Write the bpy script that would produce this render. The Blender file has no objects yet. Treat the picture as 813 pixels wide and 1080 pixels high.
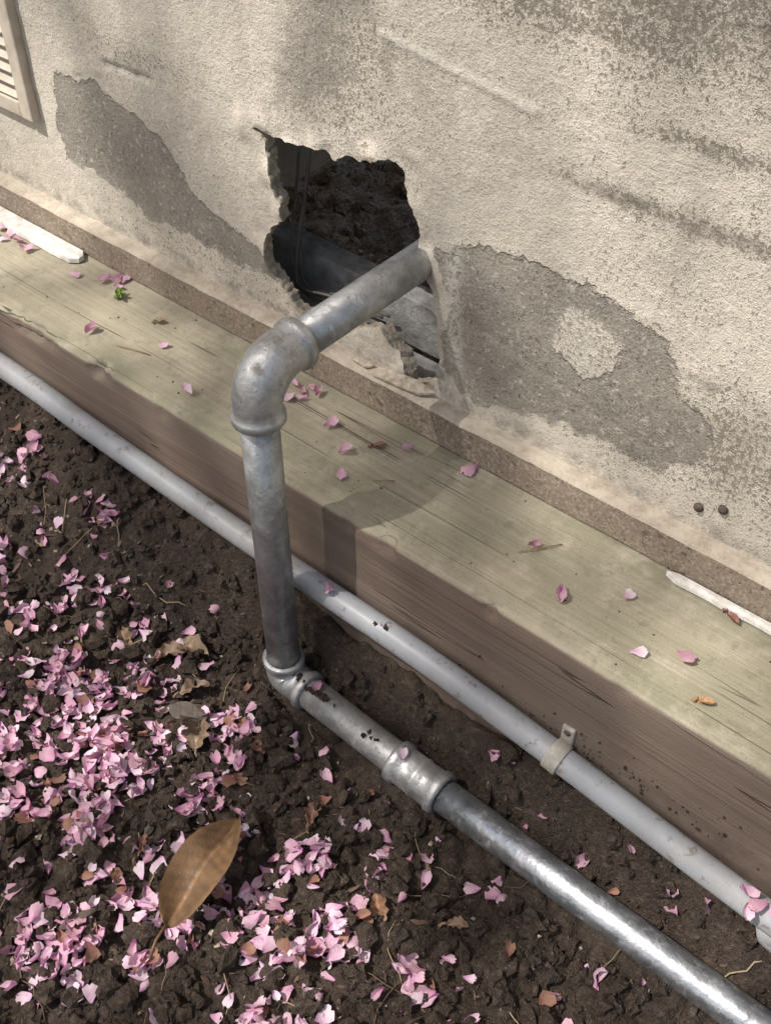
import bpy, math, random
import numpy as np
from mathutils import Vector
random.seed(7); rng=np.random.default_rng(11)
scene=bpy.context.scene
# ------------------------------------------------------------------ noise
def _h(ix,iy,seed):
    n=(ix.astype(np.int64)*374761393+iy.astype(np.int64)*668265263+seed*1442695041)&0xffffffff
    n=((n^(n>>13))*1274126177)&0xffffffff
    n=(n^(n>>16))&0xffffffff
    n=(n*2246822519)&0xffffffff
    n=(n^(n>>15))&0xffffff
    return n/float(0xffffff)
def vnoise(x,y,seed=0):
    x=np.asarray(x,float); y=np.asarray(y,float)
    ix=np.floor(x); iy=np.floor(y); fx=x-ix; fy=y-iy
    fx=fx*fx*(3-2*fx); fy=fy*fy*(3-2*fy)
    a=_h(ix,iy,seed);b=_h(ix+1,iy,seed);c=_h(ix,iy+1,seed);d=_h(ix+1,iy+1,seed)
    return (a*(1-fx)+b*fx)*(1-fy)+(c*(1-fx)+d*fx)*fy
def fbm(x,y,oct=4,seed=0):
    s=0;a=.5;t=0
    for i in range(oct):
        s=s+a*vnoise(x*2**i+i*17.3,y*2**i+i*9.1,seed+i); t+=a; a*=.5
    return s/t-.5
def clods(x,y,scale,seed,dens=.8):
    x=np.asarray(x,float)/scale; y=np.asarray(y,float)/scale
    ix=np.floor(x); iy=np.floor(y); best=np.zeros_like(x)
    for dx in (-1,0,1):
        for dy in (-1,0,1):
            cx=ix+dx; cy=iy+dy
            px=cx+_h(cx,cy,seed); py=cy+_h(cx,cy,seed+1)
            r=.3+.5*_h(cx,cy,seed+2); on=_h(cx,cy,seed+3)<dens
            hh=np.where(on,np.sqrt(np.clip(r*r-((x-px)**2+(y-py)**2),0,None)),0)
            best=np.maximum(best,hh)
    return best*scale
def sst(a,b,x):
    t=np.clip((np.asarray(x,float)-a)/(b-a),0,1); return t*t*(3-2*t)
# ------------------------------------------------------------------ mesh helpers
def mk(name,verts,faces,mat=None,smooth=True,parent=None,attrs=None):
    me=bpy.data.meshes.new(name); me.from_pydata([tuple(v) for v in verts],[],[tuple(int(i) for i in f) for f in faces]); me.update()
    if smooth: me.polygons.foreach_set('use_smooth',[True]*len(me.polygons))
    if attrs:
        for k,v in attrs.items():
            v=np.asarray(v,dtype=np.float32)
            if v.ndim==1:
                a=me.attributes.new(k,'FLOAT','POINT'); a.data.foreach_set('value',v)
            else:
                a=me.attributes.new(k,'FLOAT_COLOR','POINT'); a.data.foreach_set('color',v.ravel())
    o=bpy.data.objects.new(name,me); scene.collection.objects.link(o)
    if mat: me.materials.append(mat)
    if parent: o.parent=parent
    return o
def empty(name):
    o=bpy.data.objects.new(name,None); scene.collection.objects.link(o); o.empty_display_size=.1; return o
def box(name,x0,x1,y0,y1,z0,z1,mat,parent=None,bev=.002):
    v=[(x,y,z) for x in (x0,x1) for y in (y0,y1) for z in (z0,z1)]
    f=[(0,1,3,2),(4,6,7,5),(0,4,5,1),(2,3,7,6),(0,2,6,4),(1,5,7,3)]
    o=mk(name,v,f,mat,False,parent)
    if bev:
        m=o.modifiers.new('b','BEVEL'); m.width=bev; m.segments=2
    return o
def smoothpath(pts,step):
    pts=[Vector(p) for p in pts]; out=[]
    n=len(pts)
    for i in range(n-1):
        p0=pts[max(i-1,0)];p1=pts[i];p2=pts[i+1];p3=pts[min(i+2,n-1)]
        k=max(2,int((p2-p1).length/step))
        for j in range(k):
            t=j/k
            out.append(.5*((2*p1)+(-p0+p2)*t+(2*p0-5*p1+4*p2-p3)*t*t+(-p0+3*p1-3*p2+p3)*t**3))
    out.append(pts[-1]); return out
def sweepdata(path,radii,seg=32,cap=True):
    path=[Vector(p) for p in path]; n=len(path)
    if not hasattr(radii,'__len__'): radii=[radii]*n
    T=[]
    for i in range(n):
        a=path[max(i-1,0)]; b=path[min(i+1,n-1)]; d=b-a
        if d.length<1e-9: d=T[-1] if T else Vector((0,0,1))
        T.append(d.normalized())
    ref=Vector((0,0,1)) if abs(T[0].z)<.9 else Vector((0,1,0))
    u=(ref-T[0]*ref.dot(T[0])).normalized(); V=[];F=[]
    for i in range(n):
        u=(u-T[i]*u.dot(T[i])).normalized(); w=T[i].cross(u)
        for k in range(seg):
            a=2*math.pi*k/seg
            V.append(path[i]+(u*math.cos(a)+w*math.sin(a))*radii[i])
    for i in range(n-1):
        for k in range(seg):
            F.append((i*seg+k,i*seg+(k+1)%seg,(i+1)*seg+(k+1)%seg,(i+1)*seg+k))
    if cap:
        F.append(tuple(reversed(range(seg)))); F.append(tuple((n-1)*seg+k for k in range(seg)))
    return V,F
def sweep(name,path,radii,mat,parent=None,seg=32,cap=True):
    V,F=sweepdata(path,radii,seg,cap); return mk(name,V,F,mat,True,parent)
def axial(name,p0,p1,prof,mat,parent=None,seg=40):
    "lathe along p0->p1; prof = [(distance,radius)]"
    p0=Vector(p0);p1=Vector(p1);d=(p1-p0).normalized()
    u=(Vector((0,0,1)) if abs(d.z)<.9 else Vector((0,1,0))); u=(u-d*u.dot(d)).normalized(); w=d.cross(u)
    V=[];F=[]
    for s,r in prof:
        for k in range(seg):
            a=2*math.pi*k/seg; V.append(p0+d*s+(u*math.cos(a)+w*math.sin(a))*r)
    n=len(prof)
    for i in range(n-1):
        for k in range(seg): F.append((i*seg+k,i*seg+(k+1)%seg,(i+1)*seg+(k+1)%seg,(i+1)*seg+k))
    return mk(name,V,F,mat,True,parent)
# ------------------------------------------------------------------ material helper
class M:
    def __init__(s,name,rough=.8,metal=0.,spec=.5):
        s.m=bpy.data.materials.new(name); s.m.use_nodes=True; s.t=s.m.node_tree; s.p=s.t.nodes['Principled BSDF']
        s.p.inputs['Roughness'].default_value=rough; s.p.inputs['Metallic'].default_value=metal; s.p.inputs['Specular IOR Level'].default_value=spec
        s.tc=s.t.nodes.new('ShaderNodeTexCoord').outputs['Object']
    def put(s,sock,v):
        if isinstance(v,bpy.types.NodeSocket): s.t.links.new(v,sock)
        elif isinstance(v,(tuple,list)):
            sock.default_value=(*v,1) if len(v)==3 and len(sock.default_value)==4 else v
        else: sock.default_value=v
    def noise(s,scale,detail=3,rough=.55,stretch=None,dist=0,off=0):
        n=s.t.nodes.new('ShaderNodeTexNoise'); s.put(n.inputs['Scale'],scale); s.put(n.inputs['Detail'],detail); s.put(n.inputs['Roughness'],rough); s.put(n.inputs['Distortion'],dist)
        c=s.tc
        if stretch or off:
            mp=s.t.nodes.new('ShaderNodeMapping'); s.t.links.new(c,mp.inputs[0]); mp.inputs['Scale'].default_value=stretch or (1,1,1); mp.inputs['Location'].default_value=(off,off*.7,off*.3); c=mp.outputs[0]
        s.t.links.new(c,n.inputs['Vector']); return n.outputs[0]
    def vor(s,scale,feature='F1',out=0):
        n=s.t.nodes.new('ShaderNodeTexVoronoi'); n.feature=feature; s.put(n.inputs['Scale'],scale); s.t.links.new(s.tc,n.inputs['Vector']); return n.outputs[out]
    def math(s,op,a,b=0.,c=0.):
        n=s.t.nodes.new('ShaderNodeMath'); n.operation=op; s.put(n.inputs[0],a); s.put(n.inputs[1],b); s.put(n.inputs[2],c); return n.outputs[0]
    def rng(s,v,a,b,c=0.,d=1.):
        n=s.t.nodes.new('ShaderNodeMapRange'); 
        for i,x in enumerate((v,a,b,c,d)): s.put(n.inputs[i],x)
        return n.outputs[0]
    def mix(s,f,a,b,mode='MIX'):
        n=s.t.nodes.new('ShaderNodeMix'); n.data_type='RGBA'; n.blend_type=mode; s.put(n.inputs[0],f); s.put(n.inputs[6],a); s.put(n.inputs[7],b); return n.outputs[2]
    def attr(s,name,out='Fac'):
        n=s.t.nodes.new('ShaderNodeAttribute'); n.attribute_name=name; return n.outputs[out]
    def bump(s,h,dist,strength=1.,prev=None):
        n=s.t.nodes.new('ShaderNodeBump'); s.put(n.inputs['Height'],h); n.inputs['Distance'].default_value=dist; n.inputs['Strength'].default_value=strength
        if prev: s.t.links.new(prev,n.inputs['Normal'])
        return n.outputs[0]
    def fin(s,col,nor=None,rough=None,metal=None):
        s.put(s.p.inputs['Base Color'],col)
        if nor: s.put(s.p.inputs['Normal'],nor)
        if rough is not None: s.put(s.p.inputs['Roughness'],rough)
        if metal is not None: s.put(s.p.inputs['Metallic'],metal)
        return s.m
# ---- stucco
def stucco():
    m=M('stucco_paint',.92,spec=.2)
    fin=m.attr('fin'); soft=m.attr('soft'); wear=m.attr('wear')
    n26=m.noise(24,4,.6); n120=m.noise(110,3,.65); n400=m.noise(380,2,.6,off=2)
    f=m.math('ADD',fin,m.math('MULTIPLY',m.math('SUBTRACT',n26,.5),.042))
    f=m.math('ADD',f,m.math('MULTIPLY',m.math('SUBTRACT',n120,.5),.016))
    f=m.math('ADD',f,m.math('MULTIPLY',m.math('SUBTRACT',n400,.5),.004))
    patch=m.rng(f,0.,.004,0,.92)
    edge=m.math('MULTIPLY',m.rng(f,-.0012,.0002),m.rng(f,.0030,.0008))
    edge=m.math('MULTIPLY',edge,m.rng(n26,.42,.55))
    fs=m.math('ADD',soft,m.math('MULTIPLY',m.math('SUBTRACT',m.noise(16,4,.7,off=6),.5),.16))
    fs=m.math('ADD',fs,m.math('MULTIPLY',m.math('SUBTRACT',n400,.5),.06))
    spatch=m.rng(fs,-.008,.030,0,.8)
    low=m.noise(7,4,.62)
    cream=m.mix(m.rng(low,.3,.7),(.66,.60,.505),(.55,.50,.42))
    cream=m.mix(m.rng(n120,.5,.75),cream,(.72,.665,.57))
    w2=m.math('ADD',wear,m.rng(m.noise(8,4,.65,off=3),.38,.75,-.02,.34))
    thr=m.math('SUBTRACT',.69,m.math('MULTIPLY',w2,.26))
    sp=m.noise(230,3,.66)
    speck=m.rng(sp,thr,m.math('ADD',thr,.02))
    sp_b=m.noise(540,2,.6,off=5)
    speck2=m.rng(sp_b,m.math('SUBTRACT',thr,.05),m.math('SUBTRACT',thr,.01))
    dark=m.mix(n26,(.14,.122,.10),(.32,.28,.23))
    col=m.mix(m.math('MULTIPLY',speck,.85),cream,dark)
    col=m.mix(m.math('MULTIPLY',speck2,.55),col,dark)
    cem=m.mix(m.rng(m.noise(18,4,.62),.3,.7),(.31,.28,.235),(.205,.186,.16))
    cem=m.mix(m.rng(n400,.5,.75),cem,(.38,.345,.295))
    cem=m.mix(m.rng(m.noise(130,3,.7,off=9),.58,.67),cem,(.50,.46,.39))
    cem=m.mix(m.rng(sp,.60,.68),cem,(.12,.105,.088))
    tot=m.math('MAXIMUM',patch,spatch)
    col=m.mix(tot,col,cem)
    col=m.mix(m.math('MULTIPLY',edge,.6),col,(.10,.09,.075))
    grime=m.attr('grime')
    g=m.math('MULTIPLY',grime,m.rng(m.noise(45,4,.7,off=2),.42,.62))
    col=m.mix(g,col,(.18,.157,.13))
    st=m.rng(m.noise(20,3,.6,stretch=(1,1,.14),off=31),.5,.75,0,.28); col=m.mix(st,col,(.29,.255,.205))
    ck=m.math('MULTIPLY',m.attr('chalk'),m.rng(m.noise(160,3,.7,off=7),.38,.52))
    col=m.mix(ck,col,(.70,.66,.58))
    h=m.math('ADD',sp,m.math('MULTIPLY',sp_b,.5))
    h=m.math('SUBTRACT',h,m.math('MULTIPLY',speck,.35))
    h=m.math('ADD',h,m.math('MULTIPLY',n120,.6))
    nor=m.bump(h,.0020,.75)
    nor=m.bump(m.math('MULTIPLY',patch,-1.),.002,.8,nor)
    return m.fin(col,nor)
MAT_stucco=stucco()
def m_rim():
    m=M('stucco_broken_edge',.95,spec=.2)
    c=m.mix(m.rng(m.noise(120,3),.35,.65),(.55,.48,.38),(.32,.27,.21))
    return m.fin(c,m.bump(m.noise(300,3),.003,.8))
MAT_rim=m_rim()
def m_trim():
    m=M('painted_trim',.75,spec=.3)
    c=m.mix(m.rng(m.noise(12,4,stretch=(.3,1,1)),.35,.65),(.295,.235,.18),(.215,.172,.133))
    c=m.mix(m.rng(m.noise(260,2),.5,.64),c,(.36,.30,.235))
    c=m.mix(m.rng(m.noise(60,3,.65,off=4),.60,.66),c,(.14,.113,.09))
    c=m.mix(m.rng(m.noise(300,2,off=14),.62,.68),c,(.12,.098,.078))
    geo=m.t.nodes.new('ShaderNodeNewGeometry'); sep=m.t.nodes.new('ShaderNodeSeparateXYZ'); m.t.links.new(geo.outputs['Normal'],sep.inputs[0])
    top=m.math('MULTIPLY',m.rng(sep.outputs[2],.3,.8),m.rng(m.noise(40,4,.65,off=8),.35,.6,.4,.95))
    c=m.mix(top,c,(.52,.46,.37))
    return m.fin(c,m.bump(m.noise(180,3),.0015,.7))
MAT_trim=m_trim()
def m_beam():
    m=M('weathered_timber',.85,spec=.25)
    g1=m.noise(70,5,.65,stretch=(.03,1,1)); g2=m.noise(300,3,.6,stretch=(.02,1,1),off=3); big=m.noise(6,4,.6,stretch=(.4,1,1),off=6)
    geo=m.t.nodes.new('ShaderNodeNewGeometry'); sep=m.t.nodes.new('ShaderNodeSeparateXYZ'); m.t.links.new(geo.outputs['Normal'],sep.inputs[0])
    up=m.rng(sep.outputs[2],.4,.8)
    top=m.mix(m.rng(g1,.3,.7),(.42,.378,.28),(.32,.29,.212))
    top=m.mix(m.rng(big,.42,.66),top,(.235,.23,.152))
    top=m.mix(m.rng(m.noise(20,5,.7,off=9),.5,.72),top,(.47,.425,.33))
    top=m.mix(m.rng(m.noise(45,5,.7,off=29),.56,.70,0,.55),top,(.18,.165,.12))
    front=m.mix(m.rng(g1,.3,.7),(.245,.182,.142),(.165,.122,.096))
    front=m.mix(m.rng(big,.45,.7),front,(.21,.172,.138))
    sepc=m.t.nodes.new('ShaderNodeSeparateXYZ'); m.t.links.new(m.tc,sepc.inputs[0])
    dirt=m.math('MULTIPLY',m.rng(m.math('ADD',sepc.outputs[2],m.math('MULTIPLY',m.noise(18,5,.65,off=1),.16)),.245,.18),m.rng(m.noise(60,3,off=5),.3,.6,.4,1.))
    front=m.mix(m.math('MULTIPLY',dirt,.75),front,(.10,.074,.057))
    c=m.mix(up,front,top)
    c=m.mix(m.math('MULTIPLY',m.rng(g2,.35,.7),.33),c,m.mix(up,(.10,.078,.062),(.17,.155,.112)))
    ck=m.noise(26,2,.5,stretch=(.022,1,1),off=12); line=m.rng(m.math('ABSOLUTE',m.math('SUBTRACT',ck,.5)),.0040,.0012)
    line=m.math('MULTIPLY',line,m.rng(m.noise(5,2,off=15),.47,.53))
    c=m.mix(m.math('MULTIPLY',line,.8),c,(.05,.042,.03))
    sc=m.rng(m.noise(420,2,off=2),.65,.71); c=m.mix(m.math('MULTIPLY',sc,.5),c,(.11,.09,.065))
    h=m.math('ADD',m.math('MULTIPLY',g1,.45),m.math('MULTIPLY',g2,.5)); h=m.math('SUBTRACT',h,line); h=m.math('ADD',h,m.math('MULTIPLY',m.noise(380,2),.25))
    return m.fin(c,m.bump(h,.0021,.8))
MAT_beam=m_beam()
def m_galv(name,base,rough,metal,dirt=.5,spang=60):
    m=M(name,rough,metal)
    v=m.vor(spang,out=1); bw=m.t.nodes.new('ShaderNodeRGBToBW'); m.t.links.new(v,bw.inputs[0])
    b=Vector(base)
    c=m.mix(m.rng(bw.outputs[0],.2,.8),tuple(b*.9),tuple(b*1.08))
    c=m.mix(m.rng(m.noise(35,4,.65),.45,.7),c,tuple(b*.62))
    ox=m.rng(m.noise(90,4,.7,off=4),.58,.68)
    c=m.mix(m.math('MULTIPLY',ox,.5),c,(.66,.65,.62))
    dk=m.rng(m.noise(260,3,.7,off=24),.62,.69); c=m.mix(m.math('MULTIPLY',dk,.7),c,(.14,.13,.12))
    sc=m.rng(m.noise(40,4,.7,stretch=(1,1,.12),off=34),.60,.66); c=m.mix(m.math('MULTIPLY',sc,.5),c,(.70,.70,.68))
    d=m.math('MULTIPLY',m.rng(m.noise(55,5,.7,off=9),.60-.12*dirt,.68),dirt)
    c=m.mix(d,c,(.15,.11,.08))
    r=m.rng(m.noise(50,4,off=3),.3,.7,rough-.08,rough+.14); r=m.math('ADD',r,m.math('MULTIPLY',d,.3))
    me=m.math('MULTIPLY',m.math('SUBTRACT',1.,d),metal)
    h=m.math('ADD',m.noise(140,3),m.math('MULTIPLY',m.noise(30,2),1.)); h=m.math('ADD',h,m.math('MULTIPLY',d,.6))
    return m.fin(c,m.bump(h,.0010,.6),r,me)
MAT_pipe=m_galv('galvanized_steel',(.42,.43,.43),.43,.75,.5)
MAT_cast=m_galv('galvanized_cast_fitting',(.50,.505,.50),.44,.70,.6,45)
MAT_pipe2=m_galv('galvanized_steel_new',(.50,.525,.555),.31,.87,.45)
def m_pvc():
    m=M('grey_plastic_conduit',.45,spec=.45)
    c=m.mix(m.rng(m.noise(20,3),.3,.7),(.38,.395,.41),(.31,.325,.34))
    d=m.rng(m.noise(70,5,.7,off=9),.58,.66); c=m.mix(m.math('MULTIPLY',d,.75),c,(.17,.13,.10))
    d2=m.rng(m.noise(9,5,.7,off=2),.48,.66); c=m.mix(m.math('MULTIPLY',d2,.5),c,(.26,.225,.19))
    return m.fin(c,m.bump(m.noise(200,2),.0005,.4),m.rng(d,0,1,.42,.85))
MAT_pvc=m_pvc()
def m_soil():
    m=M('garden_soil',.95,spec=.2)
    c=m.mix(m.rng(m.noise(12,3,.6),.35,.65),(.050,.037,.029),(.082,.061,.047))
    n170=m.noise(170,4,.65); n420=m.noise(420,2,.6,off=3)
    c=m.mix(m.rng(n170,.45,.66),c,(.108,.081,.063))
    c=m.mix(m.rng(n420,.63,.71),c,(.24,.185,.14))
    c=m.mix(m.rng(m.noise(90,3,.6,off=8),.62,.52,0,.5),c,(.028,.021,.0165))
    sep=m.t.nodes.new('ShaderNodeSeparateXYZ'); m.t.links.new(m.tc,sep.inputs[0])
    c=m.mix(m.rng(sep.outputs[1],.87,.9),c,m.mix(m.rng(n170,.42,.6),(.46,.35,.26),(.24,.17,.12)))  # crawl space soil coloured paler to stand in for missing light
    h=m.math('ADD',n170,m.math('MULTIPLY',n420,.5))
    return m.fin(c,m.bump(h,.006,.95))
MAT_soil=m_soil()
def m_plain(name,c0,c1,rough=.8,scale=30,bump=.001,spec=.3,bs=120):
    m=M(name,rough,spec=spec)
    return m.fin(m.mix(m.rng(m.noise(scale,4,.6),.35,.65),c0,c1),m.bump(m.noise(bs,3),bump,.6))
MAT_white=m_plain('flaking_white_paint',(.76,.74,.70),(.50,.46,.40),.7,60,.002)
MAT_cream=m_plain('cream_vent_paint',(.58,.51,.42),(.44,.385,.31),.7)
MAT_oldwood=m_plain('old_dusty_joist',(.40,.36,.31),(.22,.19,.16),.9,18)
MAT_grey=m_plain('grey_framing',(.33,.33,.32),(.16,.15,.14),.7,34,.004)
MAT_cable=m_plain('cable_sheath',(.09,.085,.08),(.16,.15,.13),.6)
MAT_bark=m_plain('cherry_bark',(.11,.075,.06),(.06,.045,.04),.9,14,.01)
MAT_rust=m_plain('dark_bolt',(.13,.10,.08),(.05,.04,.035),.8,200)
MAT_clip=m_plain('clip_plastic',(.50,.48,.43),(.33,.30,.25),.6,60)
def m_vcol(name,rough,trans,spec=.3,bumps=0):
    m=M(name,rough,spec=spec); c=m.attr('col','Color')
    c=m.mix(m.rng(m.noise(220,2),.3,.7,0,.30),c,m.mix(1.,c,(.62,.5,.45),'MULTIPLY'))
    m.fin(c,m.bump(m.noise(bumps or 300,2),.001,.6))
    if trans:
        t=m.t.nodes.new('ShaderNodeBsdfTranslucent'); m.put(t.inputs[0],c); ms=m.t.nodes.new('ShaderNodeMixShader'); ms.inputs[0].default_value=trans
        m.t.links.new(m.p.outputs[0],ms.inputs[1]); m.t.links.new(t.outputs[0],ms.inputs[2]); m.t.links.new(ms.outputs[0],m.t.nodes['Material Output'].inputs[0])
    return m.m
MAT_petal=m_vcol('petal',.6,.25,.25)
MAT_leaf=m_vcol('dead_leaf',.5,.0,.4)
MAT_chip=m_vcol('bark_chip',.9,0,.2)
MAT_foliage=m_vcol('blossom_foliage',.7,0)
# ------------------------------------------------------------------ WALL
polyH=np.array([(-907,573),(-880,571),(-850,573),(-814,579),(-776,577),(-737,589),(-695,599),(-680,591),(-672,563),(-658,534),(-654,495),(-643,469),(-628,432),(-629,385),(-618,347),(-640,331),(-667,324),(-685,351),(-712,380),(-760,356),(-821,344),(-850,350),(-868,366),(-887,379),(-897,410),(-889,439),(-865,462),(-861,488),(-872,503),(-877,525),(-884,562)],float)/1000
def densify(p,step,amp,sc,seed):
    out=[]
    n=len(p)
    for i in range(n):
        a=p[i];b=p[(i+1)%n];L=np.linalg.norm(b-a);k=max(1,int(L/step))
        nn=np.array([-(b-a)[1],(b-a)[0]])/L
        for j in range(k):
            t=j/k;q=a+(b-a)*t
            out.append(q+nn*amp*2*float(fbm(np.array(q[0]*sc),np.array(q[1]*sc),4,seed)))
    return np.array(out)
HP=densify(polyH,.002,.0075,85,5)
def inside(px,pz,P):
    r=np.zeros(px.shape,bool)
    for i in range(len(P)):
        x0,z0=P[i];x1,z1=P[(i+1)%len(P)]
        if z0==z1: continue
        c=((z0>pz)!=(z1>pz))&(px<(x1-x0)*(pz-z0)/(z1-z0)+x0); r^=c
    return r
def sdf(px,pz,P):
    P=np.asarray(P,float); d=np.full(px.shape,1e9)
    for i in range(len(P)):
        a=P[i];b=P[(i+1)%len(P)];ab=b-a
        t=np.clip(((px-a[0])*ab[0]+(pz-a[1])*ab[1])/(ab@ab),0,1)
        d=np.minimum(d,np.hypot(px-a[0]-t*ab[0],pz-a[1]-t*ab[1]))
    return np.where(inside(px,pz,P),d,-d)
xs=np.concatenate([np.linspace(-8,-1.65,20),np.arange(-1.6,.10,.004),np.linspace(.15,6,16)])
zs=np.concatenate([np.arange(.296,.93,.004),np.linspace(.95,2.7,14)])
X,Z=np.meshgrid(xs,zs,indexing='ij'); nx,nz=X.shape
P1=[(-1.275,.530),(-1.189,.538),(-1.119,.524),(-1.063,.498),(-1.032,.462),(-1.018,.438),(-.954,.424),(-.890,.402),(-.885,.370),(-.952,.370),(-1.012,.374),(-1.076,.372),(-1.131,.375),(-1.186,.388),(-1.230,.400),(-1.285,.405),(-1.295,.465)]
P2=[(-.632,.519),(-.583,.543),(-.547,.550),(-.489,.551),(-.424,.552),(-.369,.538),(-.337,.509),(-.332,.482),(-.294,.454),(-.283,.415),(-.3255,.3725),(-.395,.373),(-.491,.360),(-.5685,.345),(-.620,.350),(-.6206,.4157),(-.609,.459)]
P3=[(-.837,.7285),(-.80,.80),(-.66,.82),(-.710,.7586),(-.7287,.699),(-.750,.6127),(-.806,.5837),(-.8766,.606)]
P5=[(-.745,.620),(-.70,.648),(-.6126,.644),(-.66,.625)]
P6=[(-.80,.80),(-.5,.98),(-.3,1.0),(-.45,.86),(-.54,.80),(-.575,.765),(-.663,.75)]
fin=np.maximum.reduce([sdf(X,Z,P1),sdf(X,Z,P2)])
fin=np.minimum(fin,np.hypot((X+.440),(Z-.4815))-.036+.02*fbm(X*30,Z*30,3,61))
fin=np.clip(fin,-.1,.1)
soft=np.maximum.reduce([sdf(X,Z,P3)-.010,sdf(X,Z,P5)-.014,sdf(X,Z,P6)-.03,sdf(X,Z,P1)-.045]); soft=np.clip(soft,-.12,.1)
ga=lambda x,z,sx,sz:np.exp(-((X-x)/sx)**2-((Z-z)/sz)**2)
wear=.55*ga(-.38,.86,.25,.09)+.45*ga(-.38,.655,.14,.014)+.5*ga(-.34,.725,.09,.010)+.35*ga(-.35,.40,.12,.05)+.45*ga(-.75,.66,.08,.09)+.4*ga(-.55,.80,.15,.03)+.25*ga(-1.0,.36,.25,.03)+.4*ga(-.28,.45,.1,.05)+.3*ga(-1.1,.60,.12,.02)+.45*ga(-.44,.48,.06,.05)+.2*ga(-.3,.6,.15,.2)
wear=np.clip(wear,0,1)
def seg(x0,z0,x1,z1,w,wob=.004):
    t=np.clip(((X-x0)*(x1-x0)+(Z-z0)*(z1-z0))/((x1-x0)**2+(z1-z0)**2),0,1)
    d=np.hypot(X-x0-t*(x1-x0),Z-z0-t*(z1-z0)+wob*fbm(X*20,Z*20,2,4)); return np.exp(-(d/w)**2)
grime=np.clip(.9*ga(-.36,.652,.16,.009)+.9*ga(-.32,.723,.1,.007)+.8*seg(-1.16,.574,-1.071,.577,.0035)+.7*ga(-.27,.50,.08,.006)+.6*np.exp(-((Z-.33)/.012)**2)+.6*ga(-.35,.85,.22,.05)+.5*ga(-.70,.70,.05,.03)+.6*seg(-1.28,.53,-1.17,.555,.003),0,1)
chalk=np.clip(.9*ga(-.608,.50,.012,.06)+.7*ga(-.44,.48,.03,.03)+.6*ga(-.60,.40,.01,.05)+.9*seg(-.708,.728,-.521,.704,.0035),0,1)
relief=.0022*fbm(X*14,Z*14,4,3)+.004*fbm(X*3,Z*3,3,9)+.0014*fbm(X*70,Z*70,3,21)
relief=relief-.0022*seg(-.708,.728,-.521,.704,.003)+.004*seg(-1.16,.574,-1.071,.577,.003)+.0012*seg(-.563,.4425,-.272,.378,.003)
relief=relief-.006*np.exp(-(sdf(X,Z,HP[::6])/.02)**2)*fbm(X*25,Z*25,2,8)*4
Y=.84+np.where((X<-1.6)|(X>.1)|(Z>.93),0,relief)
V=np.stack([X.ravel(),Y.ravel(),Z.ravel()],1)
idx=np.arange(nx*nz).reshape(nx,nz)
q=np.stack([idx[:-1,:-1],idx[1:,:-1],idx[1:,1:],idx[:-1,1:]],-1).reshape(-1,4)
cx=V[q,0].mean(1);cz=V[q,2].mean(1); ins=inside(cx,cz,HP)
kept=q[~ins];rem=q[ins]
bv=np.intersect1d(np.unique(kept),np.unique(rem))
for v in bv:
    d=np.hypot(HP[:,0]-V[v,0],HP[:,1]-V[v,2]);k=d.argmin(); V[v,0],V[v,2]=HP[k]
def edges(qs): return {tuple(sorted((int(a),int(b)))):(int(a),int(b)) for f in qs for a,b in zip(f,np.roll(f,-1))}
near=kept[np.isin(kept,bv).any(1)]
ek={}
for f in near:
    for a,b in zip(f,np.roll(f,-1)): ek[tuple(sorted((int(a),int(b))))]=(int(a),int(b))
er=edges(rem)
hedge=[ek[e] for e in ek if e in er]
house=empty('stucco_house_wall')
mk('stucco_face',V,kept,MAT_stucco,True,house,dict(fin=fin.ravel(),soft=soft.ravel(),wear=wear.ravel(),grime=grime.ravel(),chalk=chalk.ravel()))
RV=[];RF=[];mp={}
cen=HP.mean(0)
def ring(v):
    if v not in mp:
        b=V[v]; mp[v]=len(RV)
        for dy,dx in ((.0,0),(.003,-.001),(.010,.002+.004*random.random()),(.021,.003+.005*random.random())):
            w=np.array([b[0]-cen[0],b[2]-cen[1]]);w/=np.linalg.norm(w)+1e-6
            RV.append((b[0]+w[0]*dx,b[1]+dy,b[2]+w[1]*dx))
    return mp[v]
for a,b in hedge:
    i,j=ring(a),ring(b)
    for k in range(3): RF.append((i+k,j+k,j+k+1,i+k+1))
mk('broken_edge',RV,RF,MAT_rim,True,house)
# base trim
tx=np.concatenate([np.linspace(-8,-1.65,12),np.arange(-1.6,.1,.01),np.linspace(.2,6,10)])
prof=[(.842,.3205),(.829,.3205),(.820,.3195),(.8175,.317),(.8172,.30),(.8175,.274),(.8185,.2715),(.842,.2715)]
TV=[];TF=[]
for i,x in enumerate(tx):
    for k,(y,z) in enumerate(prof):
        e=.0012*float(fbm(np.array(x*30.),np.array(k*3.1),3,2))*2
        TV.append((x,y+e*(k not in (0,7)),z+e*(k<4)))
n=len(prof)
for i in range(len(tx)-1):
    for k in range(n-1): TF.append((i*n+k,i*n+k+1,(i+1)*n+k+1,(i+1)*n+k))
mk('base_trim_board',TV,TF,MAT_trim,False,house)
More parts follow.
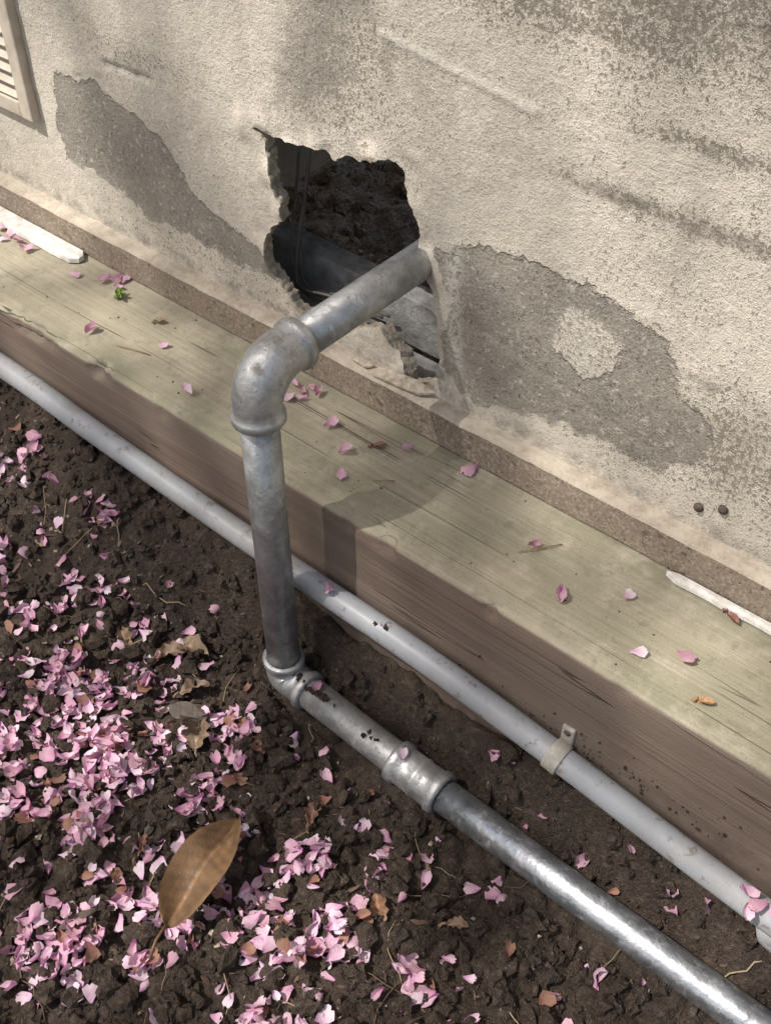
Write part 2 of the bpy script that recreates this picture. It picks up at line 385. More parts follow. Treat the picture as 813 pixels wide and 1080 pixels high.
# crawl space framing (open at the far side of the house)
box('ledger_plate',-8,6,.872,.925,.14,.290,MAT_grey,house)
box('sill_plate',-8,6,.93,.965,.29,.362,MAT_grey,house)
box('floor_joist',-1.002,-.958,.93,1.70,.432,.56,MAT_oldwood,house)
box('floor_joist_2',-.35,-.31,.93,1.70,.432,.56,MAT_oldwood,house)
box('floor_joist_3',-1.60,-1.56,.93,1.70,.432,.56,MAT_oldwood,house)
box('subfloor',-8,6,.93,1.70,.90,.93,MAT_oldwood,house)
box('rear_wall',-8,6,1.71,1.76,.93,2.7,MAT_oldwood,house)
box('top_plate',-8,6,.868,1.705,2.62,2.70,MAT_oldwood,house)
for k,(oy,oz) in enumerate([(0,0),(.008,.006),(-.006,.012)]):
    sweep('cable_%d'%(k+1),smoothpath([(-.890+.012*k,.915+oy,.60),(-.897+.010*k,.905+oy,.49),(-.912+.008*k,.90+oy,.37+oz),(-.89,.895+oy,.325+oz),(-.83,.893+oy,.335+oz),(-.76,.91+oy,.325+oz)],.01),.0019,MAT_cable,house,10)
for k,(x,z) in enumerate([(-.281,.352),(-.256,.3643)]):
    axial('bolt_head_%d'%(k+1),(x,.844,z),(x,.82,z),[(0,.005),(.003,.0058),(.006,.005),(.008,.003),(.0085,.0001)],MAT_rust,house,14)
# foundation vent
vent=empty('foundation_vent')
vx0,vx1,vz0,vz1=-1.73,-1.328,.447,.66
box('frame_right',vx1-.026,vx1,.826,.842,vz0,vz1,MAT_cream,vent,.003)
box('frame_left',vx0,vx0+.026,.826,.842,vz0,vz1,MAT_cream,vent,.003)
box('frame_bottom',vx0+.0262,vx1-.0262,.827,.842,vz0,vz0+.024,MAT_cream,vent,.003)
box('frame_top',vx0+.0262,vx1-.0262,.827,.842,vz1-.024,vz1,MAT_cream,vent,.003)
zz=vz0+.026;k=0
while zz<vz1-.03:
    k+=1; vs=[];
    for x in (vx0+.0265,vx1-.0265):
        vs+= [(x,.828,zz),(x,.8265,zz+.003),(x,.8385,zz+.017),(x,.8395,zz+.012)]
    mk('louvre_%d'%k,vs,[(0,1,5,4),(1,2,6,5),(2,3,7,6),(3,0,4,7),(0,3,2,1),(4,5,6,7)],MAT_cream,False,vent); zz+=.018
# ------------------------------------------------------------------ TIMBER BEAM
bx=np.concatenate([np.linspace(-8,-1.65,14),np.arange(-1.6,.1,.006),np.linspace(.2,6,12)])
pr=[(.6545,-.05)]+[(.653,z) for z in np.arange(-.02,.262,.009)]+[(.6535,.2655),(.6555,.2685),(.660,.270)]+[(y,.270) for y in np.arange(.668,.86,.008)]+[(.865,.27)]
BV=[];BF=[];pr=np.array(pr);n=len(pr)
for x in bx:
    yy=pr[:,0]+.0025*fbm(np.full(n,x*3.),pr[:,1]*30,3,31)*(pr[:,1]<.268)
    zz_=pr[:,1]+.002*fbm(np.full(n,x*1.5),pr[:,0]*45,3,33)*(pr[:,1]>.26)
    edge=((pr[:,1]>.25)&(pr[:,0]<.665)); nick=np.clip(fbm(np.full(n,x*25.),pr[:,0]*0,3,35)-.10,0,1)*.035
    yy=yy+edge*nick; zz_=zz_-edge*nick*.6
    BV+=list(zip(np.full(n,x),yy,zz_))
for i in range(len(bx)-1):
    for k in range(n-1): BF.append((i*n+k,(i+1)*n+k,(i+1)*n+k+1,i*n+k+1))
mk('timber_beam',BV,BF,MAT_beam,True)
def strip(name,x0,x1,y0,y1,th,seed):
    n=max(8,int((x1-x0)/.006));v=[];f=[]
    for i in range(n+1):
        x=x0+(x1-x0)*i/n; e=.0035*float(fbm(np.array(x*60.),np.array(seed*1.),3,seed)); t=min(1,(n-i)/3+.35,i/3+.35)
        ym=(y0+y1)/2;hw=(y1-y0)/2*t
        v+=[(x,ym-hw+e,.272),(x,ym-hw+e+.001,.272+th*.8),(x,ym,.272+th),(x,ym+hw-.001,.272+th*.9),(x,ym+hw,.272)]
    for i in range(n):
        for k in range(4): f.append((i*5+k,(i+1)*5+k,(i+1)*5+k+1,i*5+k+1))
    f+= [(0,1,2,3,4),tuple(n*5+k for k in (4,3,2,1,0))]
    return mk(name,v,f,MAT_white,False)
strip('white_painted_strip',-1.9,-1.245,.786,.8155,.008,3)
strip('white_painted_strip',-.285,-.03,.8035,.8150,.006,8)
# ------------------------------------------------------------------ GROUND
CX=[-8,-1.9,-1.25,-1.04,-.737,-.479,-.285,-.02,.5,6]; CZ=[.20,.195,.180,.165,.148,.145,.126,.090,.05,.05]
def ground_z(x,y,fine=True):
    x=np.asarray(x,float);y=np.asarray(y,float)
    cz=np.interp(x,CX,CZ)
    low=-.018+.03*sst(-.72,-1.15,x)+.012*sst(.50,.40,y)+.03*fbm(x*4,y*4,3,41)+.012*sst(-.2,.1,x)
    gap=.022+.050*sst(-.85,-.6,x)*sst(-.2,-.45,x)+.004
    bank=cz-gap-.012*sst(-.3,-.1,x)
    y0=.595-.14*sst(-.72,-1.0,x); 
    t=sst(y0,.648,y+.012*fbm(x*12,y*12,3,43))
    z=low*(1-t)+bank*t
    z=np.where(y>.66,.0,z)
    t2=sst(.86,.95,y); z=z*(1-t2)+(.12+.05*fbm(x*5,y*5,3,44))*t2
    if fine:
        a=1-.35*t*(y<.66)
        z=z+a*(.55*clods(x,y,.050,50,.6)*.6+.5*clods(x,y,.024,60,.75)*.8+.5*clods(x+.3,y,.011,70,.85)*.85+.010*fbm(x*40,y*40,3,80)-.014)
        dp=np.abs(y-.575); z=np.where((x>-.64)&(dp<.035),np.minimum(z,-.006+.3*np.clip(dp-.012,0,1)+.012*fbm(x*30,y*30,2,88)),z)
        dv=np.hypot(x+.659,y-.588); z=np.where(dv<.05,np.minimum(z,-.002+.3*np.clip(dv-.02,0,1)),z)
    return z
def axis(lo,hi,step,far):
    return np.concatenate([-far[::-1]+lo,np.arange(lo,hi,step),far+hi])
far=np.array([.02,.05,.1,.2,.4,.8,1.5,3,6,12,25,45])
gx=axis(-1.40,.08,.0032,far)
gy=np.concatenate([.02-far[::-1],np.arange(.02,.66,.0032),np.array([.68,.75,.86]),np.arange(.9,1.6,.010),1.6+far])
GX,GY=np.meshgrid(gx,gy,indexing='ij')
GZ=ground_z(GX,GY)
farm=(GX<-1.45)|(GX>.12)|(GY<-.05); GZ=np.where(farm&(GY<.66),ground_z(GX,GY,False)*np.where(GY<.3,.5,1)+.0,GZ)
GZ=np.where(GY>1.9,.10,GZ)
GV=np.stack([GX.ravel(),GY.ravel(),GZ.ravel()],1)
gi=np.arange(GX.size).reshape(GX.shape)
gq=np.stack([gi[:-1,:-1],gi[1:,:-1],gi[1:,1:],gi[:-1,1:]],-1).reshape(-1,4)
mk('ground',GV,gq,MAT_soil,True)
import bmesh
bm=bmesh.new(); bmesh.ops.create_icosphere(bm,subdivisions=2,radius=1); iv=np.array([v.co[:] for v in bm.verts]); iff=np.array([[v.index for v in f.verts] for f in bm.faces]); bm.free()
def scatter_clods(name,N,xr,yr,smin,smax,mat,seed,power=3,col=None,where=None):
    r=np.random.default_rng(seed); VV=[];FF=[];cc=[];o=0
    if where is not None:
        W=np.array(where); x,y,z,s=W[:,0],W[:,1],W[:,2],W[:,3]; N=len(W)
    else:
        x=r.uniform(*xr,N);y=r.uniform(*yr,N);s=smin+(smax-smin)*r.random(N)**power; z=ground_z(x,y)
    for i in range(N):
        if where is None:
            if x[i]>-.65 and abs(y[i]-.575)<.028+s[i]*.5 and r.random()<.90: continue
            if math.hypot(x[i]+.659,y[i]-.588)<.035: continue
        a=r.uniform(0,10); sc=s[i]*r.uniform(.6,1.2,3)
        n_=1+.28*np.sin(iv[:,0]*3.1+a)*np.cos(iv[:,1]*3.7+a*1.7)+.22*np.sin(iv[:,2]*5+a*2.3+iv[:,0]*4)+r.uniform(-.16,.16,len(iv))
        v=iv*n_[:,None]*sc; th=r.uniform(0,6.28); c,s_=math.cos(th),math.sin(th)
        v=np.stack([v[:,0]*c-v[:,1]*s_,v[:,0]*s_+v[:,1]*c,v[:,2]],1)+(x[i],y[i],z[i]+s[i]*.25)
        VV.append(v);FF.append(iff+o);o+=len(iv)
        if col is not None: cc.append(np.tile([*(np.array(col[r.integers(len(col))])*r.uniform(.7,1.2)),1],(len(iv),1)))
    return mk(name,np.concatenate(VV),np.concatenate(FF),mat,False,None,dict(col=np.concatenate(cc)) if cc else None)
scatter_clods('soil_clods',7500,(-1.40,.08),(.04,.640),.0016,.014,MAT_soil,5,4)
scatter_clods('pebbles',260,(-1.40,.08),(.04,.62),.0015,.0045,MAT_chip,6,col=[(.30,.25,.20),(.22,.17,.13),(.40,.34,.27)])
scatter_clods('crawlspace_rubble',600,(-1.7,-.3),(.98,1.6),.004,.024,MAT_soil,8)
r=np.random.default_rng(77); wh=[]
for (cx_,cy_,cz_,sx,nn,sm) in [(-.529,.630,.158,.006,8,.004),(-.60,.580,.024,.02,22,.004),(-.64,.582,.026,.012,14,.005),(-.50,.575,.022,.012,8,.003),(-.635,.57,.012,.02,14,.006)]:
    for _ in range(nn): wh.append((cx_+r.normal()*sx,cy_+r.normal()*.002,cz_+r.normal()*.0015,sm*r.uniform(.4,1.1)))
for _ in range(90): wh.append((r.normal()*.09-.22,.6525,.125+abs(r.normal())*.02,.0018*r.uniform(.3,1.1)))
for _ in range(60): wh.append((r.uniform(-1.4,0),r.uniform(.67,.81),.2703,r.uniform(.0004,.0012)))
scatter_clods('soil_crumbs',0,None,None,0,0,MAT_soil,9,where=wh)
# ------------------------------------------------------------------ PETALS
def petal_mesh(name,P,size,yaw,tilt,axis_,cup,cols,mat):
    rows=[(0,.10),(.25,.48),(.5,.82),(.78,.92),(1.0,.5)]
    base=[];uv=[]
    for v,w in rows:
        for u in (-1,-.5,0,.5,1):
            vv=v-(.10 if (v==1. and u==0) else 0)-(.06 if v==1. and abs(u)==1 else 0)
            base.append((u*w*.42,vv-.5,0));uv.append((u,v))
    base=np.array(base);uv=np.array(uv);nb=len(base);N=len(P)
    f=[]
    for i in range(4):
        for k in range(4): f.append((i*5+k,i*5+k+1,(i+1)*5+k+1,(i+1)*5+k))
    f=np.array(f)
    B=np.tile(base,(N,1,1)); cupu=cup[:,0:1];cupv=cup[:,1:2]
    B[:,:,0]*=(.75+.5*cup[:,2:3])
    B[:,:,2]=cupu*(uv[None,:,0]**2)*.3+cupv*((uv[None,:,1]-.5)**2)*1.0+ .07*np.sin(uv[None,:,1]*9+cup[:,2:3]*9)*uv[None,:,0]+.05*np.sin(uv[None,:,0]*7+cup[:,2:3]*30)*uv[None,:,1]
    B[:,:,0]*=(1-.25*np.abs(cupu)); B*=size[:,None,None]
    ax=np.stack([np.cos(axis_),np.sin(axis_),0*axis_],1)[:,None,:]
    ct=np.cos(tilt)[:,None,None];st=np.sin(tilt)[:,None,None]
    c_,s_=np.cos(yaw)[:,None],np.sin(yaw)[:,None]
    B=np.stack([B[:,:,0]*c_-B[:,:,1]*s_,B[:,:,0]*s_+B[:,:,1]*c_,B[:,:,2]],2)
    dot=(B*ax).sum(2,keepdims=True)
    B=B*ct+np.cross(np.broadcast_to(ax,B.shape),B)*st+ax*dot*(1-ct)
    lowest=B[:,:,2].min(1); B[:,:,2]-=(lowest*.75)[:,None]
    B+=P[:,None,:]
    F=(f[None]+np.arange(N)[:,None,None]*nb).reshape(-1,4)
    t=uv[None,:,1,None]; c0=cols[:,None,:]; CC=c0*(1.0-.12*(1-t))
    CC[:,:,1]*= (1-.30*(1-uv[None,:,1])**2); CC=np.concatenate([CC,np.ones((N,nb,1))],2)
    return mk(name,B.reshape(-1,3),F,mat,True,None,dict(col=CC.reshape(-1,4)))
cl=[(-.79,.385,.06,150),(-.69,.365,.055,160),(-.90,.415,.07,110),(-.42,.33,.05,120),(-.60,.16,.06,120),(-.473,.36,.045,70),(-.98,.46,.09,60),(-.53,.24,.05,30),(-.76,.29,.07,90),(-.38,.40,.06,26),(-.66,.44,.05,26),(-.35,.30,.05,30),(-1.1,.5,.08,26),(-.85,.25,.1,120),(-.3,.2,.1,90)]
pts=[]
for x,y,s,n_ in cl:
    sub=[(x+rng.normal()*s,y+rng.normal()*s) for _ in range(max(3,n_//8))]
    for _ in range(n_):
        a=sub[rng.integers(len(sub))]; pts.append((a[0]+rng.normal()*.013,a[1]+rng.normal()*.013))
for _ in range(230): pts.append((rng.uniform(-1.35,-.3),rng.uniform(.05,.58)))
for _ in range(60): pts.append((rng.uniform(-.4,.1),rng.uniform(.25,.64)))
for _ in range(45): pts.append((rng.uniform(-1.35,-.75),rng.uniform(.42,.60)))
for _ in range(400): pts.append((rng.uniform(-2.6,1.0),rng.uniform(-1.2,.05)))
pts+= [(-.284,.525),(-.275,.53),(-.126,.625),(-.118,.618),(-.16,.52),(-.15,.525),(-.246,.414),(-.34,.638),(-.345,.632),(-.36,.63),(-.33,.60),(-.10,.54)]
pts=np.array(pts)
ok=(pts[:,1]<.64)&~((pts[:,0]>-.66)&(np.abs(pts[:,1]-.575)<.026)); pts=pts[ok]
cell={};zl=[]
gz=ground_z(pts[:,0],pts[:,1])
for i,(x,y) in enumerate(pts):
    k=(int(x/.014),int(y/.014)); c=cell.get(k,0); cell[k]=c+1; zl.append(gz[i]+.003+min(c,7)*.0028)
P3d=np.column_stack([pts,zl])
extra=[]
for x,y in [(-.677,.7365),(-.655,.703),(-.623,.786),(-.544,.804),(-.793,.786),(-.785,.775),(-.80,.765),(-.355,.7105),(-.214,.723),(-.253,.698),(-1.223,.7716),(-1.165,.80),(-1.15,.79),(-1.384,.78),(-1.40,.765),(-1.42,.75),(-1.36,.775),(-1.37,.80),(-1.45,.79),(-1.44,.76),(-1.33,.77),(-1.39,.74),(-1.41,.80),(-.417,.752),(-.7226,.7618),(-.905,.692),(-1.10,.70),(-1.35,.72),(-.30,.756),(-1.18,.79),(-1.43,.775),(-1.41,.785),(-1.38,.765),(-1.46,.77),(-1.0,.74),(-.79,.80),(-.81,.792),(-.775,.795),(-1.16,.81)]:
    extra.append((x,y,.2735))
extra+= [(-.612,.628,.166),(-.045,.625,.112),(-.03,.63,.110),(-.05,.615,.108),(-.058,.63,.112),(-.455,.575,.033),(-.60,.585,.027)]
P3d=np.vstack([P3d,np.array(extra)]); N=len(P3d); ne=len(extra)
size=rng.uniform(.012,.024,N); size[-ne:]=rng.uniform(.014,.023,ne)
tilt=np.abs(rng.normal(0,.5,N)); tilt[-ne:]*=.3
pal=np.array([(.78,.52,.61),(.82,.59,.68),(.72,.45,.55),(.84,.66,.74),(.80,.56,.66),(.86,.73,.79),(.64,.40,.47)])
cols=pal[rng.integers(len(pal),size=N)]*rng.uniform(.88,1.06,(N,1)); cols=np.clip(cols,0,.9)
br=rng.random(N)<.09; br[-ne:]=False; cols[br]=np.array([.33,.19,.13])*rng.uniform(.7,1.3,(br.sum(),1))
cup=np.column_stack([rng.uniform(-.6,1.3,N),rng.uniform(-.5,1.2,N),rng.random(N)])
petal_mesh('cherry_petals',P3d,size,rng.uniform(0,6.28,N),tilt,rng.uniform(0,6.28,N),cup,cols,MAT_petal)
# ------------------------------------------------------------------ LEAVES
def leaf(name,base,tip,width,col,curl=.3,wav=.1,shape=1.0,stem=.0,lift=.004,seed=1,side=.0,n=18,mcols=9,lob=0):
    base=Vector(base);tip=Vector(tip);d=tip-base;L=d.length;d.normalize();up=Vector((0,0,1)); s=d.cross(up).normalized(); up=s.cross(d)
    V=[];C=[];F=[]
    for i in range(n+1):
        t=i/n; w=width*.5*(math.sin(math.pi*min(1,t**.85))**.75)*shape*(1+lob*math.sin(t*23)) + .0004
        bend=-.12*L*math.sin(math.pi*t)*side
        for k in range(mcols):
            u=-1+2*k/(mcols-1); z=curl*width*.5*(abs(u)**1.6)*math.sin(math.pi*t)+wav*width*math.sin(t*9+u*2+seed)*.25+lift
            z+= .0006*math.sin(t*70+abs(u)*8)-(.0012 if abs(u)<.1 else 0)
            V.append(base+d*(L*t)+s*(u*w*(1-.15*curl)+bend)+up*z)
            g=.72+.8*float(fbm(np.array(t*9.+seed),np.array(u*3.),3,seed))+.12*abs(u)+.06*math.sin(t*70+abs(u)*8)
            if abs(u)<.1: g*=1.5
            C.append((col[0]*g,col[1]*g,col[2]*g,1))
    for i in range(n):
        for k in range(mcols-1): F.append((i*mcols+k,i*mcols+k+1,(i+1)*mcols+k+1,(i+1)*mcols+k))
    if stem:
        o=len(V); sv,sf=sweepdata([base+up*(lift+.002),base-d*stem*.5+up*(lift+.001),base-d*stem+s*.003+up*.001],[.0018,.0016,.0022],8)
        V+=sv; C+=[(col[0]*.8,col[1]*.8,col[2]*.8,1)]*len(sv); F+=[tuple(i+o for i in f) for f in sf]
    return mk(name,V,F,MAT_leaf,True,None,dict(col=C))
def gzz(x,y): return float(ground_z(np.array(x),np.array(y)))
leaf('brown_magnolia_leaf',(-.508,.252,.036),(-.545,.395,.024),.066,(.185,.108,.055),.50,.22,1.,.034,.006,3,.12,n=46,mcols=17)
for (x,y,l,w,a,c,s_) in [(-.79,.543,.055,.03,.3,(.30,.22,.145),4),(-.683,.458,.045,.035,2.2,(.24,.17,.115),5),(-.366,.4276,.035,.02,2.5,(.27,.15,.09),6),(-.735,.50,.04,.02,1.0,(.22,.15,.10),7),(-.80,.52,.045,.025,.9,(.31,.22,.15),9),(-1.0,.35,.04,.02,.2,(.22,.14,.10),10),(-.25,.33,.03,.018,.2,(.25,.15,.1),11),(-.62,.31,.03,.015,1.9,(.2,.1,.07),12),(-.10,.47,.03,.015,.8,(.26,.18,.12),13),(-.87,.50,.035,.02,2.8,(.25,.17,.11),14),(-.50,.47,.03,.018,1.8,(.24,.13,.09),15),(-.29,.47,.025,.014,.5,(.30,.21,.14),16)]:
    z=gzz(x,y)+.008
    leaf('dry_leaf',(x-math.cos(a)*l/2,y-math.sin(a)*l/2,z),(x+math.cos(a)*l/2,y+math.sin(a)*l/2,z+.004),w,c,.9,.5,1.,.008,.002,s_,.4,lob=.22)
for (x,y,l,a,c,s_) in [(-.179,.685,.016,.3,(.46,.25,.11),21),(-.210,.803,.020,-.5,(.28,.13,.10),22),(-.66,.765,.018,.6,(.30,.15,.12),23),(-1.05,.77,.014,.6,(.3,.2,.1),24)]:
    leaf('small_leaf',(x,y,.272),(x+l*math.cos(a),y+l*math.sin(a),.275),.009,c,.5,.2,1.,.004,.001,s_)
for k,(dx,dy,l) in enumerate([(.012,.008,.012),(-.008,.010,.010),(.014,-.004,.010),(.0,.014,.009)]):
    leaf('green_sprig',(-1.135,.775,.273),(-1.135+dx,.775+dy,.279),.007,(.18,.27,.05),.8,.5,1.,.003,.001,25+k,n=8,mcols=5)
def chips(name,N,seed):
    r=np.random.default_rng(seed);V=[];F=[];C=[]
    for i in range(N):
        x,y=r.uniform(-1.38,.08),r.uniform(.05,.625)
        if x>-.66 and abs(y-.575)<.03: continue
        if x>-.45 and r.random()<.5: continue
        L=r.uniform(.003,.012)*(1+1.2*(r.random()<.05));W=L*r.uniform(.12,.4);T=r.uniform(.0005,.0018);z=gzz(x,y)+.001
        a=r.uniform(0,6.28);d=Vector((math.cos(a),math.sin(a),r.uniform(-.45,.45))).normalized();s=d.cross(Vector((r.uniform(-.4,.4),r.uniform(-.4,.4),1))).normalized();u=s.cross(d);p=Vector((x,y,z)); o=len(V)
        c=np.array([(.11,.08,.06),(.16,.115,.085),(.07,.055,.045),(.26,.20,.145),(.13,.08,.06)][r.integers(5)])*r.uniform(.7,1.2)
        rings=[(-1,.25),(-.55,.9),(.1,1.),(.6,.75),(1,.2)]
        for e,wq in rings:
            b=u*(T*r.uniform(-.8,.8))+s*(W*.25*r.uniform(-1,1))
            for k in ((-1,-.6),(.7,-1),(1,.6),(-.7,1)):
                V.append(p+b+d*(L/2*e*r.uniform(.9,1.1))+s*(W/2*k[0]*wq*r.uniform(.7,1.1))+u*(T*k[1]*(.4+.6*wq))); C.append((*c,1))
        for q_ in range(4):
            for k in range(4): F.append((o+q_*4+k,o+q_*4+(k+1)%4,o+(q_+1)*4+(k+1)%4,o+(q_+1)*4+k))
        F+=[(o,o+3,o+2,o+1),(o+16,o+17,o+18,o+19)]
    return mk(name,V,F,MAT_chip,False,None,dict(col=C))
chips('bark_mulch_chips',2400,3)
def chunk(name,x,y,a,L,W,T,c):
    z=gzz(x,y)+.006; V=[];F=[];C=[];n=9;m_=8;d=Vector((math.cos(a),math.sin(a),.08));s=Vector((-math.sin(a),math.cos(a),0))
    for i in range(n):
        t=i/(n-1)-.5; q=(1-abs(2*t)**3*.7)
        for k in range(m_):
            b=2*math.pi*k/m_; rr=1+.25*math.sin(3*b+t*7)
            V.append(Vector((x,y,z))+d*(L*t)+s*(W/2*q*rr*math.cos(b))+Vector((0,0,T/2*q*rr*math.sin(b)))); g=random.uniform(.8,1.2); C.append((c[0]*g,c[1]*g,c[2]*g,1))
    for i in range(n-1):
        for k in range(m_): F.append((i*m_+k,i*m_+(k+1)%m_,(i+1)*m_+(k+1)%m_,(i+1)*m_+k))
    F+=[tuple(reversed(range(m_))),tuple((n-1)*m_+k for k in range(m_))]
    mk(name,V,F,MAT_chip,False,None,dict(col=C))
chunk('wood_chunk',-.715,.470,.35,.055,.024,.012,(.10,.085,.072))
chunk('wood_chunk',-.60,.205,1.2,.04,.012,.008,(.11,.085,.07))
chunk('wood_chunk',-.64,.34,2.0,.04,.010,.008,(.12,.10,.08))
r=np.random.default_rng(9);TVs=[];TFs=[];TC=[]
for i in range(120):
    x,y=r.uniform(-1.35,.05),r.uniform(.05,.60); a=r.uniform(0,6.28);L=r.uniform(.02,.09); p=[]
    for k in range(6):
        xx=x+math.cos(a)*L*k/5; yy=min(y+math.sin(a)*L*k/5,.64); a+=r.uniform(-.25,.25); p.append((xx,yy,gzz(xx,yy)+.003+.003*math.sin(k)))
    v,f=sweepdata(p,[.0008*r.uniform(.5,1.3)]*6,6); o=len(TVs); TVs+=v; c=np.array([(.28,.21,.14),(.14,.10,.07),(.34,.27,.18)][r.integers(3)]); TC+=[(*c,1)]*len(v); TFs+=[tuple(j+o for j in q_) for q_ in f]
for (x0,y0,x1,y1) in [(-.425,.735,-.395,.775),(-.62,.72,-.60,.735),(-1.05,.70,-1.0,.715)]:
    v,f=sweepdata([(x0,y0,.272),((x0+x1)/2+.002,(y0+y1)/2,.274),(x1,y1,.272)],[.0006]*3,6); o=len(TVs); TVs+=v; TC+=[(.32,.20,.10,1)]*len(v); TFs+=[tuple(j+o for j in q_) for q_ in f]
mk('twigs',TVs,TFs,MAT_chip,True,None,dict(col=TC))
# ------------------------------------------------------------------ GALVANIZED PIPE
XP,YP=-.659,.588
pipe=empty('galvanized_water_pipe')
PR=.0208
sweep('horizontal_run',[(XP,.64,.490),(XP,.80,.489),(XP,1.2,.487),(XP,1.65,.48)],PR,MAT_pipe,pipe,40)
sweep('vertical_run',[(XP,YP,.438),(XP,YP,.25),(XP,YP,.03)],PR,MAT_pipe,pipe,40)
def elbow(name,a,corner,b,R,parent,mat,rb):
    a=Vector(a);corner=Vector(corner);b=Vector(b);da=(a-corner).normalized();db=(b-corner).normalized()
    pts=[];rad=[]
    pts+= [a+da*.0005,a,a-da*.0015,a-da*.008,a-da*.0100,a-da*.0125]; rad+=[PR+.0005,rb+.0020,rb+.0032,rb+.0032,rb+.002,rb]
    c=corner+da*R+db*R; m=14
    for i in range(m+1):
        t=i/m*math.pi/2; pts.append(c-db*R*math.cos(t)-da*R*math.sin(t)); rad.append(rb*(1+.07*math.sin(2*t)))
    pts+= [b-db*.0125,b-db*.0100,b-db*.008,b-db*.0015,b,b+db*.0005]; rad+=[rb,rb+.002,rb+.0032,rb+.0032,rb+.0020,PR+.0005]
    return sweep(name,pts,rad,mat,parent,44,False)
elbow('upper_elbow',(XP,.652,.490),(XP,YP,.490),(XP,YP,.430),.040,pipe,MAT_cast,.0255)
elbow('lower_elbow',(XP,YP,.040),(XP,YP,.004),(XP+.045,YP-.002,.004),.018,pipe,MAT_cast,.0235)
sweep('buried_run_left',[(XP+.02,YP-.001,.004),(-.46,.580,.004),(-.43,.578,.004)],PR,MAT_cast,pipe,40)
axial('coupling',(-.468,.5795,.004),(-.395,.5775,.004),[(0,PR),(0,.0262),(.003,.0272),(.010,.0272),(.013,.0247),(.034,.0243),(.036,.0255),(.040,.0255),(.042,.0243),(.060,.0247),(.063,.0272),(.070,.0272),(.073,.0262),(.073,PR)],MAT_cast,pipe)
sweep('buried_run_right',[(-.41,.578,.004),(-.2,.5745,.004),(0,.573,.004),(.4,.57,.0),(3.,.56,-.06)],PR-.0004,MAT_pipe2,pipe,40)
# ------------------------------------------------------------------ CONDUIT
cond=empty('plastic_conduit')
cp=smoothpath([(x,.6345-.0,z) for x,z in zip([-6,-1.9,-1.25,-1.04,-.737,-.479,-.285,-.02,.5,5],[.20,.195,.180,.166,.150,.143,.124,.090,.05,.05])],.02)
sweep('conduit_tube',cp,.0158,MAT_pvc,cond,32)
axial('conduit_clip_band',(-.298,.6345,.1255),(-.280,.6345,.1225),[(0,.0158),(0,.0180),(.0015,.0186),(.016,.0186),(.0175,.0180),(.0175,.0158)],MAT_clip,cond)
box('conduit_clip_tab',-.297,-.281,.6490,.6545,.128,.160,MAT_clip,cond,.002)
axial('clip_screw',(-.289,.650,.152),(-.289,.640,.152),[(0,.004),(.002,.004),(.003,.002),(.0031,.0001)],MAT_rust,cond,12)
def flake(name,pl,th,mat):
    n=len(pl);V=list(pl)+[(x+.001,y+th*.2,z-th) for x,y,z in pl]
    F=[tuple(range(n)),tuple(reversed(range(n,2*n)))]+[(i,i+n,(i+1)%n+n,(i+1)%n) for i in range(n)]
    return mk(name,V,F,mat,False)
flake('plaster_flake',[(-.705,.8195,.3245),(-.672,.821,.3255),(-.640,.824,.3265),(-.622,.835,.330),(-.648,.836,.335),(-.69,.834,.332)],.003,MAT_rim)
flake('plaster_flake',[(-.745,.827,.3240),(-.722,.825,.3240),(-.715,.835,.3260),(-.74,.836,.3260)],.002,MAT_rim)
flake('plaster_flake',[(-.87,.828,.3240),(-.84,.824,.3240),(-.825,.834,.3270),(-.86,.8365,.3270)],.003,MAT_rim)
# ------------------------------------------------------------------ CHERRY TREE (unseen; blossoms placed to shape the dappled shade)
S=Vector((-.31,-.46,.83)).normalized(); Sn=np.array(S)
e1=np.cross(Sn,[0,0,1]); e1/=np.linalg.norm(e1); e2=np.cross(e1,Sn)
C0=np.array([-.7,.6,.2]); c1,c2=C0@e1,C0@e2
lit=[(-1.36,.84,.42,.12,1),(-1.22,.84,.37,.07,1),(-1.33,.74,.27,.15,1),(-1.15,.74,.27,.07,.9),(-.947,.84,.68,.07,1),(-.86,.84,.62,.05,.9),(-1.15,.84,.66,.08,.9),(-.45,.84,.64,.11,.95),(-.31,.84,.58,.11,1),(-.26,.84,.50,.08,.9),(-.56,.84,.63,.05,.7),
 (-1.13,.54,.06,.08,1),(-.74,.37,0,.12,1),(-.60,.17,0,.13,1),(-.45,.34,0,.10,1),(-.90,.42,.02,.09,1),(-.15,.573,.02,.08,.8),(-.15,.75,.27,.08,.6)]
shade=[(-.60,.72,.27,.13),(-.55,.66,.1,.12),(-.68,.62,.15,.12),(-.95,.60,.12,.12),(-1.0,.84,.40,.12),(-.35,.50,0,.11),(-.36,.72,.24,.10),(-.50,.84,.42,.10)]
def prj(l): p=np.array(l[:3]); return p@e1,p@e2
def keep(a,b):
    v=np.full(a.shape,.36)
    for l in shade:
        l1,l2=prj(l); v=np.maximum(v,.36+.56*np.exp(-(((a-l1)**2+(b-l2)**2)/l[3]**2)**1.5))
    for l in lit:
        l1,l2=prj(l); v=v*(1-l[4]*np.exp(-(((a-l1)**2+(b-l2)**2)/l[3]**2)**1.5))
    return v
NW=6200
a=rng.uniform(c1-1.1,c1+1.1,NW);b=rng.uniform(c2-1.1,c2+1.1,NW)
kp=rng.random(NW)<keep(a,b); a=a[kp];b=b[kp]
dist=rng.uniform(9.,11.,len(a))
Q=a[:,None]*e1+b[:,None]*e2+dist[:,None]*Sn
NB=2800
dirs=rng.normal(size=(NB,3));dirs/=np.linalg.norm(dirs,axis=1)[:,None]
Bp=np.array([-4.6,-4.8,8.4])+dirs*(rng.random(NB)**.4)[:,None]*np.array([3.0,2.8,1.8])
ba,bb=Bp@e1,Bp@e2
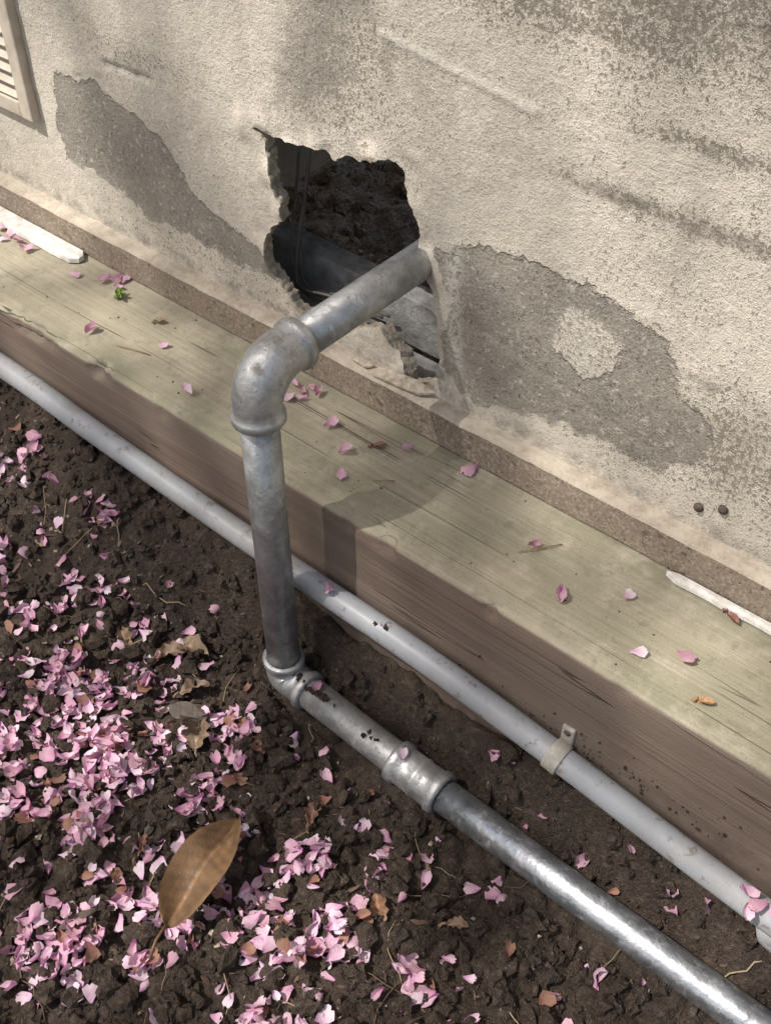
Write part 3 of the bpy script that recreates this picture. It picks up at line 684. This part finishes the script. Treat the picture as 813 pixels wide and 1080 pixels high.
out=(np.abs(ba-c1)>1.1)|(np.abs(bb-c2)>1.1)
cn=fbm(Bp[:,0]*1.1+Bp[:,2],Bp[:,1]*1.1,3,90)>-.06
Bp=Bp[out&cn]; Q=np.vstack([Q,Bp]); N=len(Q); nb_=len(Bp)
fc=np.array([(.62,.42,.45),(.66,.48,.50),(.10,.13,.04),(.14,.12,.05),(.55,.36,.39)])
tree=empty('cherry_tree')
sz=rng.uniform(.045,.085,N); sz[-nb_:]=rng.uniform(.10,.17,nb_)
bl=petal_mesh('blossom_canopy',Q,sz,rng.uniform(0,6.28,N),rng.uniform(0,3.1,N),rng.uniform(0,6.28,N),np.column_stack([rng.uniform(0,.6,N),rng.uniform(0,.5,N),rng.random(N)]),fc[rng.integers(len(fc),size=N)],MAT_foliage)
bl.parent=tree
tk=smoothpath([(-5.9,-6.1,-.1),(-5.85,-6.05,1.),(-5.6,-5.8,3.0),(-5.3,-5.5,4.8)],.3)
sweep('trunk',tk,[.26-.08*i/len(tk)+(.08 if i==0 else 0) for i in range(len(tk))],MAT_bark,tree,18)
for k in range(16):
    rr=np.random.default_rng(100+k); ang=k*2.4; e=np.array([-4.5+2.5*math.cos(ang)*rr.uniform(.5,1),-4.7+2.3*math.sin(ang)*rr.uniform(.5,1),rr.uniform(7.4,9.6)])
    m0=np.array([-5.3,-5.5,4.8])*.5+e*.5+np.array([0,0,.25])
    pp=smoothpath([(-5.32,-5.52,4.5),tuple(m0),tuple(e)],.3)
    sweep('limb_%d'%(k+1),pp,[max(.012,.10*(1-i/len(pp))) for i in range(len(pp))],MAT_bark,tree,8)
# ------------------------------------------------------------------ LIGHT, SKY, CAMERA
w=bpy.data.worlds.new("World"); scene.world=w; w.use_nodes=True; wt=w.node_tree
sk=wt.nodes.new('ShaderNodeTexSky'); sk.sky_type='NISHITA'; sk.sun_disc=False
sk.sun_elevation=math.asin(S.z); sk.sun_rotation=math.atan2(S.x,S.y)%(2*math.pi); sk.dust_density=2.5; sk.ozone_density=.8; sk.air_density=1.2
mx=wt.nodes.new('ShaderNodeMix'); mx.data_type='RGBA'; mx.blend_type='MULTIPLY'; mx.inputs[0].default_value=1; mx.inputs[7].default_value=(1.10,1,.90,1)
wt.links.new(sk.outputs[0],mx.inputs[6])
bg=wt.nodes['Background']; bg.inputs[1].default_value=.15; wt.links.new(mx.outputs[2],bg.inputs[0])
L=bpy.data.lights.new("sun",'SUN'); L.energy=5; L.angle=math.radians(.6); L.color=(1,.96,.90); lo=bpy.data.objects.new("sun",L); scene.collection.objects.link(lo)
lo.rotation_euler=S.to_track_quat('Z','Y').to_euler(); lo.location=(0,-2,6)
cam=bpy.data.cameras.new("camera"); co=bpy.data.objects.new("camera",cam); scene.collection.objects.link(co); scene.camera=co
co.location=(0,0,1.17); co.rotation_euler=(math.radians(45),0,math.radians(39.9)); cam.sensor_fit='VERTICAL'; cam.sensor_height=36; cam.lens=39.5; cam.clip_start=.02; cam.clip_end=500
scene.view_settings.view_transform='Standard'; scene.view_settings.look='None'; scene.view_settings.exposure=0
